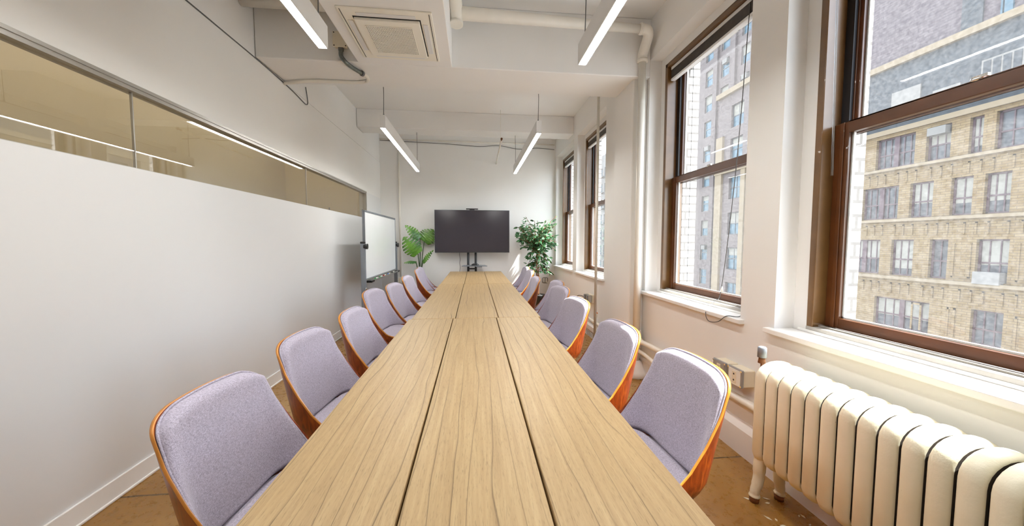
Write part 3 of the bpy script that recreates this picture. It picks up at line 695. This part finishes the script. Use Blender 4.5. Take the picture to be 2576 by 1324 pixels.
# ------------------------------------------------------------------ television group
TVY = 7.2
t_ = thing('television', 'large black flat television with a thin silver rim on a floor stand', 'television', (-.04, TVY, 1.54))
MB().box(-.742, .742, 0, .04, -.423, .423).build('case', 'greysteel', t_, bevel=.004)
MB().box(-.738, .738, -.003, .001, -.419, .419).build('bezel', 'black', t_, bevel=.001)
MB().box(-.731, .731, -.0045, -.002, -.408, .413).build('screen', 'screen', t_)
MB().box(-.30, .30, .04, .075, -.25, .15).build('rear_housing', 'black', t_, bevel=.01)
t_ = thing('tv_stand', 'black twin-pole television stand with a shelf at mid height', 'stand', (-.05, TVY+.10, 0))
for x in (-.077, .075): MB().tube([(x, 0, .04), (x, 0, 1.70)], .0235, 14).build('pole', 'blacksteel', t_)
for z_ in (.20, .775): MB().box(-.077, .075, -.01, .01, z_, z_+.025).build('crossbar', 'blacksteel', t_)
for z_ in (1.35, 1.60): MB().box(-.25, .25, -.025, -.005, z_, z_+.04).build('mounting_bracket', 'blacksteel', t_)
MB().prism([(-.20, -.27), (.29, -.27), (.30, -.25), (.26, .05), (-.16, .05), (-.205, -.25)], .848, .862, 'z').prism([(.08, -.12), (.2, -.12), (.16, .03), (.08, .03)], .825, .848, 'z').build('shelf', 'greysteel', t_, bevel=.003)
for x in (-.34, .34):
    lg = MB().box(x-.03, x+.03, -.36, .12, .05, .085).build('foot', 'blacksteel', t_, bevel=.004)
    for y in (-.33, .09): MB().tube([(x-.015, y, .026), (x+.015, y, .026)], .026, 14).build('caster', 'black', t_)
MB().box(-.34, .34, -.03, .03, .05, .085).build('base_bar', 'blacksteel', t_, bevel=.003)
t_ = thing('video_bar', 'slim black camera bar on top of the television', 'video bar', (-.045, TVY+.015, 1.963))
MB().box(-.118, .118, -.03, .03, .012, .03).build('bar', 'black', t_, bevel=.005)
MB().box(-.05, .05, -.02, .02, 0, .013).build('foot', 'black', t_)
MB().tube([(0, -.033, .021), (0, -.029, .021)], .008, 12).build('lens', 'screen', t_)
t_ = thing('cable_hub', 'small dark hub with coiled lead on the stand shelf', 'device', (-.005, 7.10, .862))
MB().box(-.055, .055, -.04, .04, 0, .03).build('body', 'black', t_, bevel=.008)
MB().tube(arc([(-.05, -.045, .012), (0, -.06, .008), (.07, -.04, .01), (.08, .0, .02), (.04, .03, .036), (-.03, .0, .036)]), .006, 8).build('lead', 'blacksteel', t_)
t_ = thing('remote_control', 'small pale remote leaning on the stand shelf', 'remote', (-.115, 7.09, .862), R(55))
MB().box(-.012, .012, -.05, .05, 0, .016).build('body', 'greysteel', t_, bevel=.004)
MB().box(-.008, .008, -.04, .02, .016, .018).build('keypad', 'black', t_)
pipe('hanging_cable', 'thin dark wavy cable hanging below the television', [(-.30, 7.25, 1.15), (-.297, 7.25, 1.05), (-.287, 7.25, .98), (-.297, 7.25, .9), (-.287, 7.25, .82), (-.298, 7.25, .72), (-.295, 7.25, .5), (-.29, 7.28, .01)], .005, 'cable', 'cable')

# ------------------------------------------------------------------ whiteboard
t_ = thing('mobile_whiteboard', 'grey framed rolling whiteboard standing by the white wall', 'whiteboard', (-1.5, 6.02, 0))
y0, y1, z0, z1 = -.95, .96, .80, 1.765
MB().box(-.012, .010, y0+.02, y1-.02, z0+.02, z1-.02).build('writing_surface', 'wboard', t_)
mb = MB(); fr = .024
mb.box(-.016, .016, y0, y0+fr, z0, z1).box(-.016, .016, y1-fr, y1, z0, z1).box(-.016, .016, y0, y1, z0, z0+fr).box(-.016, .016, y0, y1, z1-fr, z1)
mb.build('frame', 'greysteel', t_, bevel=.006)
for yy in (y0-.045, y1+.045):
    MB().box(-.03, .03, yy-.022, yy+.022, .09, 1.31).build('post', 'greysteel', t_, bevel=.006)
    MB().box(-.032, .032, yy-.024, yy+.024, 1.305, 1.335).build('post_cap', 'black', t_, bevel=.01)
    MB().tube([(.012, yy, 1.27), (.062, yy, 1.27)], [.034, .038], 18).build('pivot_knob', 'black', t_)
    for zz in (.60, .69): MB().tube([(.028, yy, zz), (.036, yy, zz)], .017, 14).build('bolt', 'chrome', t_)
    MB().box(-.30, .30, yy-.028, yy+.028, .055, .10).build('foot', 'greysteel', t_, bevel=.008)
    for x in (-.26, .26):
        MB().tube([(x, yy-.012, .028), (x, yy+.012, .028)], .028, 14).box(x-.02, x+.02, yy-.018, yy+.018, .03, .056).build('caster', 'black', t_)
MB().box(-.012, .012, y0-.02, y1+.02, .16, .20).build('stretcher', 'greysteel', t_, bevel=.003)
MB().box(.016, .085, y0+.03, y1-.03, .775, .785).box(.080, .086, y0+.03, y1-.03, .785, .797).box(.012, .02, y0+.03, y1-.03, .775, .815).build('tray', 'alu', t_, bevel=.002)
for yy, s_ in ((y0+.03, 1), (y1-.03, -1)): MB().box(.010, .09, yy, yy+s_*.14, .768, .80).build('tray_end', 'black', t_, bevel=.008)
for k, (c, yy, lb) in enumerate((('green', 5.46, 'green marker lying nearest on the whiteboard tray'), ('green', 5.72, 'second green marker on the whiteboard tray, beside the red one'), ('red', 5.95, 'red marker on the whiteboard tray'), ('blue', 6.25, 'blue marker farther along the whiteboard tray'), ('black', 6.55, 'black marker at the far end of the whiteboard tray'))):
    p = thing('marker', lb, 'marker', (-1.5+.052, yy, .795), group='markers on the whiteboard tray')
    MB().tube([(0, -.04, 0), (0, .065, 0)], .0095, 10).build('barrel', 'whiteplastic', p)
    MB().tube([(0, -.085, 0), (0, -.04, 0)], [.0085, .0105], 10).build('cap', c, p)

# ------------------------------------------------------------------ plants
def monstera_leaf(parent, base, tip, width, normal, cuts=6):
    b_, tp = Vector(base), Vector(tip); ax = tp-b_; L = ax.length; ax.normalize(); nrm = Vector(normal); sd = ax.cross(nrm).normalized(); nrm = sd.cross(ax).normalized()
    mb = MB(); N = 110
    def prof(v):  # heart-shaped half width
        return width*.5*(math.sin(PI*min(1, v*.93+.07)**.72))**.75
    for s in (-1, 1):
        rows = []
        for k in range(N+1):
            v = k/N; hw_ = prof(v)
            ph = (v*cuts*1.15+(.15 if s > 0 else 0)) % 1.0
            if .10 < v < .94 and ph > .60: hw_ *= .24+.5*max(0, .2-v)
            row = []
            for j in range(6):
                u = j/5
                sweep = .10*L*u*(1-v)-.12*L*u*(1 if v < .12 else 0)*(1-v/.12 if v < .12 else 0)
                p = b_+ax*(v*L+sweep)+sd*(s*u*hw_)+nrm*(-.16*hw_*u*u*1.2-.22*L*(v-.35)**2)+nrm*(.05*hw_*u)
                row.append(p)
            rows.append(row)
        mb.grid(rows, True, s > 0)
    o = mb.build('leaf', 'monstera', parent, solid=.0015)
    return o
t_ = thing('potted_monstera', 'split-leaf plant with five large leaves between the whiteboard and the television', 'plant', (0, 0, 0))
bx, by = -1.06, 7.14
MB().lathe([(0, 0), (.13, 0), (.15, .03), (.165, .34), (.17, .36), (.155, .36), (.15, .33), (0, .33)], bx, by, 24).build('pot', 'pot', t_)
MB().lathe([(.15, .335), (0, .345)], bx, by, 20).build('soil', 'soil', t_)
leaves = [((-1.05, 7.10, 1.40), (-1.305, 7.03, 1.655), .21, (.55, -1, .25)), ((-1.085, 7.06, 1.10), (-1.34, 6.98, 1.42), .36, (-.15, -1, .35)),
          ((-1.0, 7.30, 1.335), (-.815, 7.33, 1.58), .36, (.2, -1, .15)), ((-1.0, 7.06, .93), (-.80, 6.99, 1.18), .12, (-.6, -1, .3)), ((-1.12, 7.02, .955), (-1.33, 6.93, .95), .20, (.1, -.25, 1))]
for k, (b0, tp, wd, nm) in enumerate(leaves):
    mid = Vector((bx, by, .34)).lerp(Vector(b0), .55)+Vector(((b0[0]-bx)*-.22, 0, .03))
    MB().tube(arc([(bx+.02*(k-2), by, .33), mid, b0], 8), [.012]+[.011]*7+[.009]*9, 8).build('stem', 'stem', t_)
    monstera_leaf(t_, b0, tp, wd, nm)

t_ = thing('potted_ficus', 'weeping fig tree with a twisted trunk in the window corner', 'plant', (0, 0, 0))
fx, fy = 1.245, 6.98
MB().lathe([(0, 0), (.12, 0), (.14, .02), (.15, .27), (.158, .29), (.14, .29), (0, .27)], fx, fy, 24).build('pot', 'pot', t_)
MB().lathe([(.14, .275), (0, .285)], fx, fy, 20).build('soil', 'soil', t_)
for ph in (0, 2*PI/3, 4*PI/3):
    MB().tube([(fx+.022*math.cos(ph+k*.62), fy+.022*math.sin(ph+k*.62), .27+k*.052) for k in range(20)], [.014-.0003*k for k in range(20)], 8).build('trunk', 'trunk', t_)
mb = MB(); lf = MB()
def fleaf(p, d, sz):
    d = d.normalized(); up = Vector((rnd.uniform(-1, 1), rnd.uniform(-1, 1), rnd.uniform(.1, 1.4))); sd = d.cross(up).normalized(); n_ = sd.cross(d).normalized()
    q = lambda l, w_, h: p+d*(l*sz)+sd*(w_*sz)+n_*(h*sz)
    vs = [q(0, 0, 0), q(.28, .25, -.05), q(.28, 0, .04), q(.28, -.25, -.05), q(.62, .23, -.10), q(.62, 0, 0), q(.62, -.23, -.10), q(1.05, 0, -.16)]
    lf.add(vs, [(0, 1, 2), (0, 2, 3), (1, 4, 5, 2), (2, 5, 6, 3), (4, 7, 5), (5, 7, 6)])
top = Vector((fx, fy, 1.30))
def twig(p0, p1, nl, sz=.07):
    pts = arc([p0, p0.lerp(p1, .5)+Vector((rnd.uniform(-.03, .03), rnd.uniform(-.03, .03), .04)), p1], 5)
    mb.tube(pts, .004, 5)
    for k in range(nl):
        q = pts[min(len(pts)-1, int(2+(len(pts)-2)*rnd.random()))]
        d = Vector((rnd.gauss(0, 1), rnd.gauss(0, 1), rnd.gauss(-.45, .5)))+(p1-p0).normalized()*.6
        fleaf(q+d.normalized()*rnd.uniform(.005, .03), d, sz*rnd.uniform(.75, 1.25))
for k in range(72):
    a = rnd.uniform(0, 2*PI); e = rnd.uniform(-.35, 1.0); rr = rnd.uniform(.2, .37)
    st = Vector((fx, fy, rnd.uniform(1.05, 1.36)))
    cz = 1.34+.40*e
    lim = .40*math.sqrt(max(.15, 1-((cz-1.44)/.44)**2))
    twig(st, Vector((fx+math.cos(a)*lim*rnd.uniform(.6, 1.05), min(7.40, fy+math.sin(a)*lim*rnd.uniform(.6, 1.0)), cz)), 12, .085)
for px_, pz_ in ((1.60, 1.84), (1.00, 1.80), (1.56, 1.45), (1.55, 1.2)): twig(Vector((fx, fy, 1.35)), Vector((px_, fy-.05, pz_)), 10, .065)
for k in range(26):
    a = rnd.uniform(0, 2*PI); z_ = rnd.uniform(.68, 1.15); rr = rnd.uniform(.12, .27)
    twig(Vector((fx, fy, z_+.06)), Vector((fx+math.cos(a)*rr, min(7.38, fy+math.sin(a)*rr), z_-.05)), 9, .08)
mb.build('branches', 'trunk', t_); lf.build('foliage', 'ficus', t_)

# ------------------------------------------------------------------ buildings across the street
def facade(parent, X, y0, y1, z0, z1, rows, material, depth=.3, back=8):
    """wall with real openings; rows = [(zb, zt, [(ya, yb), ...]), ...]"""
    mb = MB(); z = z0
    for zb, zt, cols in sorted(rows):
        mb.box(X, X+depth, y0, y1, z, zb); y = y0
        for a, b_ in sorted(cols):
            mb.box(X, X+depth, y, a, zb, zt); y = b_
        mb.box(X, X+depth, y, y1, zb, zt); z = zt
    mb.box(X, X+depth, y0, y1, z, z1)
    mb.box(X+depth+.4, X+back, y0, y1, z0, z1)
    return mb.build('wall', material, parent)
def far_window(parent, X, a, b_, zb, zt, frame, gl, nv=3, nh=2, mull=None, shade=0, bar=.05, hfrac=.45):
    x = X+.18; mb = MB(); e = .09
    mb.box(x, x+.1, a, a+e, zb, zt).box(x, x+.1, b_-e, b_, zb, zt).box(x, x+.1, a, b_, zb, zb+e).box(x, x+.1, a, b_, zt-e, zt)
    if mull: mb.box(x-.03, x+.1, mull-.13, mull+.13, zb, zt)
    for k in range(1, nv): y = a+(b_-a)*k/nv; mb.box(x+.03, x+.07, y-bar/2, y+bar/2, zb, zt)
    if nh > 1: zc = zb+(zt-zb)*hfrac; mb.box(x+.02, x+.08, a, b_, zc-.04, zc+.04)
    o = mb.build('window', frame, parent)
    MB().box(x+.075, x+.085, a+.02, b_-.02, zb+.02, zt-.02).build('pane', gl, o)
    if shade: MB().box(x+.06, x+.072, a+e, b_-e, zt-(zt-zb)*shade, zt-e).build('roller_shade', 'shade', o)
    return o
def ac_unit(parent, X, ya, yb, zb, zt):
    mb = MB(); mb.box(X-.28, X+.2, ya, yb, zb, zt).build('window_air_conditioner', 'palestone', parent, bevel=.02)
X = 26.4
A = thing('apartment_building', 'tan brick building with plum-framed windows across the street', 'building', (0, 0, 0))
rowsA = [(6.06, 7.98, [(19.27, 21.37), (17.63, 18.73), (16.36, 16.89), (14.40, 15.91), (11.9, 13.1), (9.6, 10.8), (23.2, 24.6), (26.0, 27.2), (28.6, 29.8)]),
         (2.82, 4.90, [(19.96, 22.02), (18.25, 19.36), (16.59, 17.47), (15.21, 16.15), (12.4, 13.6), (9.8, 11.0), (23.4, 24.6), (26.2, 27.4), (28.8, 30)]),
         (-.74, 1.50, [(20.80, 22.9), (19.01, 20.17), (17.42, 18.24), (15.10, 16.28), (12.4, 13.6), (9.8, 11.0), (24.4, 25.6), (27, 28.2)]),
         (-4.1, -2.22, [(18.05, 20.94), (15.10, 16.29), (12.2, 13.6), (9.6, 10.9), (22.4, 24.6), (26.4, 27.8)])]
facade(A, X, 8, 31, -25, 8.5, rowsA, 'tan_brick')
for ri, (zb, zt, cols) in enumerate(rowsA):
    for ci, (a, b_) in enumerate(cols):
        wide = b_-a > 1.9
        far_window(A, X, a, b_, zb, zt, 'plum', 'ext_glass', nv=6 if wide else (2 if b_-a < .9 else 3), mull=(a+b_)/2 if wide else None,
                   shade=(.0, .55, .8, 0, .6)[(ri*3+ci) % 5] if (ri, ci) not in ((1, 2), (1, 3)) else .68)
ac_unit(A, X, 17.72, 18.55, 7.45, 7.9); ac_unit(A, X, 15.2, 16.2, -.84, -.2)
MB().box(X-.22, X, 8, 31, 5.86, 6.02).box(X-.22, X, 8, 31, 2.62, 2.78).box(X-.22, X, 8, 31, -.98, -.80).box(X-.22, X, 8, 31, -4.3, -4.14).box(X-.15, X+.3, 8, 31, 8.2, 8.5).build('ledge', 'limestone', A)
for zc in (5.35, 2.1, -1.55):
    mb = MB(); y = 8.2
    while y < 30.8:
        mb.box(X-.05, X, y, y+.07, zc-.32, zc+.32); mb.box(X-.05, X, y, y+.30, zc+.25, zc+.32); y += .46 if int(y*3) % 5 else .7
    mb.build('spandrel_relief', 'tan_brick', A)
mb = MB()
for ya, yb in ((16.9, 17.25), (13.9, 14.7), (18.4, 18.9)):
    mb.box(X-.04, X, ya, ya+.08, -3.9, -2.3).box(X-.04, X, yb-.08, yb, -3.9, -2.3).box(X-.04, X, ya, yb, -2.4, -2.3)
for ya, yb in ((16.45, 17.2), (13.9, 14.8)): mb.box(X-.04, X, ya, ya+.08, -.6, 1.3).box(X-.04, X, yb-.08, yb, -.6, 1.3).box(X-.04, X, ya, yb, -.6, -.52)
mb.build('brick_panel', 'tan_brick', A)
G = thing('rooftop_addition', 'grey clad storey under a plum brick wall on top of the tan building', 'building', (0, 0, 0))
MB().box(X+.35, X+6, 8, 31, 8.5, 12.55).build('cladding', 'mesh', G)
MB().box(X+.1, X+.5, 8, 31, 12.5, 12.86).build('cornice', 'limestone', G)
MB().box(X+.5, X+7, 8, 31, 12.86, 19).build('wall', 'plum_brick', G)
MB().box(X+.42, X+.5, 17.0, 17.85, 12.86, 19).build('downpipe', 'mesh', G)
MB().box(X+.40, X+.5, 15.9, 16.2, 12.86, 19).box(X+.38, X+.5, 16.25, 16.32, 12.86, 19).build('window', 'blue_glass', G)
for a, b_, zb, zt in ((19.4, 20.9, 9.95, 10.85), (17.6, 18.8, 9.6, 10.15), (15.3, 16.8, 9.9, 10.9), (12.5, 14, 9.9, 10.9)):
    v_ = MB().box(X+.28, X+.36, a, b_, zb, zt).build('vent_panel', 'palestone', G)
mb = MB()
for k in range(4): y = 15.36+k*.36; mb.box(X+.26, X+.29, y, y+.28, 10.0, 10.8)
mb.build('vent_louvre', 'mesh', G)

X = 26.5
Bq = thing('stone_building', 'mottled stone building with tall windows seen through the second window', 'building', (0, 0, 0))
rowsB = [(zb, zb+2.3, [(33.55, 35.3), (31.4, 32.7)]) for zb in (-9.0, -5.2, -1.55, 2.1, 5.8, 9.7, 13.1)]
facade(Bq, X, 31.05, 37.2, -25, 17, rowsB, 'pink_brick')
for k, (zb, zt, cols) in enumerate(rowsB):
    for j, (a, b_) in enumerate(cols): far_window(Bq, X, a, b_, zb, zt, 'steel_frame', 'blue_glass', nv=2, shade=(.5, 0, .35)[(k+j) % 3], hfrac=.5)
MB().box(X-.35, X+.5, 31.05, 37.3, 16.6, 17.1).box(X-.3, X, 31.05, 37.3, 8.55, 9.1).build('cornice', 'limestone', Bq)
MB().box(X-.25, X, 36.2, 37.2, -25, 12.5).box(X-.25, X, 32.8, 33.4, -25, 8.6).build('pilaster', 'limestone', Bq)

X = 34.5
T = thing('brick_tower', 'tall pinkish brick tower with blue glass windows and white air conditioners', 'building', (0, 0, 0))
colsT = [(43.0, 44.5), (46.72, 48.35), (50.1, 51.7), (53.6, 55.1), (57.0, 58.5)]
rowsT = [(-1.42+3.66*k, .9+3.66*k, colsT) for k in range(-3, 9)]
facade(T, X, 40, 61, -25, 46, rowsT, 'pink_brick')
for k, (zb, zt, cols) in enumerate(rowsT):
    for j, (a, b_) in enumerate(cols):
        far_window(T, X, a, b_, zb, zt, 'palestone', 'blue_glass', nv=1, shade=(.5, 0, .3, 0, .45)[(k*2+j) % 5], bar=.06, hfrac=.5)
        if (k*5+j*3) % 4 == 1: ac_unit(T, X, a+.2, a+1.1, zt-.7, zt-.1)
MB().box(X-.3, X, 48.8, 49.6, -25, 46).box(X-.3, X, 45.3, 45.9, -25, 46).build('pilaster', 'pink_brick', T)

X = 30
D = thing('pale_building', 'pale low-contrast building with balconies seen beyond the brick tower', 'building', (0, 0, 0))
colsD = [(67+3.1*k, 68.8+3.1*k) for k in range(10)]
rowsD = [(-9+3.6*k, -6.7+3.6*k, colsD) for k in range(8)]
facade(D, X, 64, 100, -25, 21.5, rowsD, 'palestone')
for k, (zb, zt, cols) in enumerate(rowsD):
    for a, b_ in cols: far_window(D, X, a, b_, zb, zt, 'palestone', 'blue_glass', nv=2)
mb = MB()
for k in range(8):
    for j in range(5): mb.box(X-1.2, X, 66.6+6.2*j, 69.2+6.2*j, -9.2+3.6*k, -9.05+3.6*k).box(X-1.2, X-1.12, 66.6+6.2*j, 69.2+6.2*j, -8.3+3.6*k, -8.2+3.6*k)
mb.build('balconies', 'palestone', D)
struct(MB().box(2.2, 26.4, -60, 140, -25.2, -25).build('street', 'asphalt'))

# ------------------------------------------------------------------ light
SUN = Vector((-1, .3, -1.68)).normalized()
l = bpy.data.lights.new('sun', 'SUN'); l.energy = 20; l.angle = R(.53); l.color = (1, .985, .96)
o = bpy.data.objects.new('sun', l); C.objects.link(o); o.rotation_euler = SUN.to_track_quat('-Z', 'Y').to_euler()
wd = bpy.data.worlds.new('sky'); S.world = wd; wd.use_nodes = True; t = wd.node_tree
bg = t.nodes['Background']; sk = node(t, 'ShaderNodeTexSky', sky_type='NISHITA'); sk.sun_disc = False
sk.sun_elevation = R(58.7); sk.sun_rotation = R(100); sk.dust_density = 3; sk.air_density = 1.0; sk.ozone_density = 1
mxs = node(t, 'ShaderNodeMix', data_type='RGBA'); mxs.inputs[0].default_value = .45; mxs.inputs[7].default_value = (6, 6, 6, 1)
lk(t, sk.outputs[0], mxs.inputs[6]); lk(t, mxs.outputs[2], bg.inputs[0]); bg.inputs[1].default_value = 1.2

# ------------------------------------------------------------------ camera
cam = bpy.data.cameras.new('camera'); co = bpy.data.objects.new('camera', cam); C.objects.link(co); S.camera = co
cam.sensor_width = 36; cam.lens = 900/2576*36; cam.clip_start = .02; cam.clip_end = 400
yaw, pit, rol = R(5.985), R(-3.438), R(.0923)
fw = Vector((math.sin(yaw)*math.cos(pit), math.cos(yaw)*math.cos(pit), math.sin(pit)))
rt = Vector((math.cos(yaw), -math.sin(yaw), 0)); up = rt.cross(fw)
r2 = rt*math.cos(rol)+up*math.sin(rol); u2 = -rt*math.sin(rol)+up*math.cos(rol)
mw = Matrix((r2, u2, -fw)).transposed().to_4x4(); mw.translation = (0, 0, 1.34); co.matrix_world = mw
S.view_settings.view_transform = 'Standard'; S.view_settings.look = 'None'; S.view_settings.gamma = 1
S.view_settings.use_curve_mapping = False; S.view_settings.exposure = .30
S.cycles.max_bounces = 10; S.cycles.diffuse_bounces = 6; S.cycles.transparent_max_bounces = 16
S.cycles.sample_clamp_indirect = 6; S.cycles.caustics_reflective = False; S.cycles.caustics_refractive = False
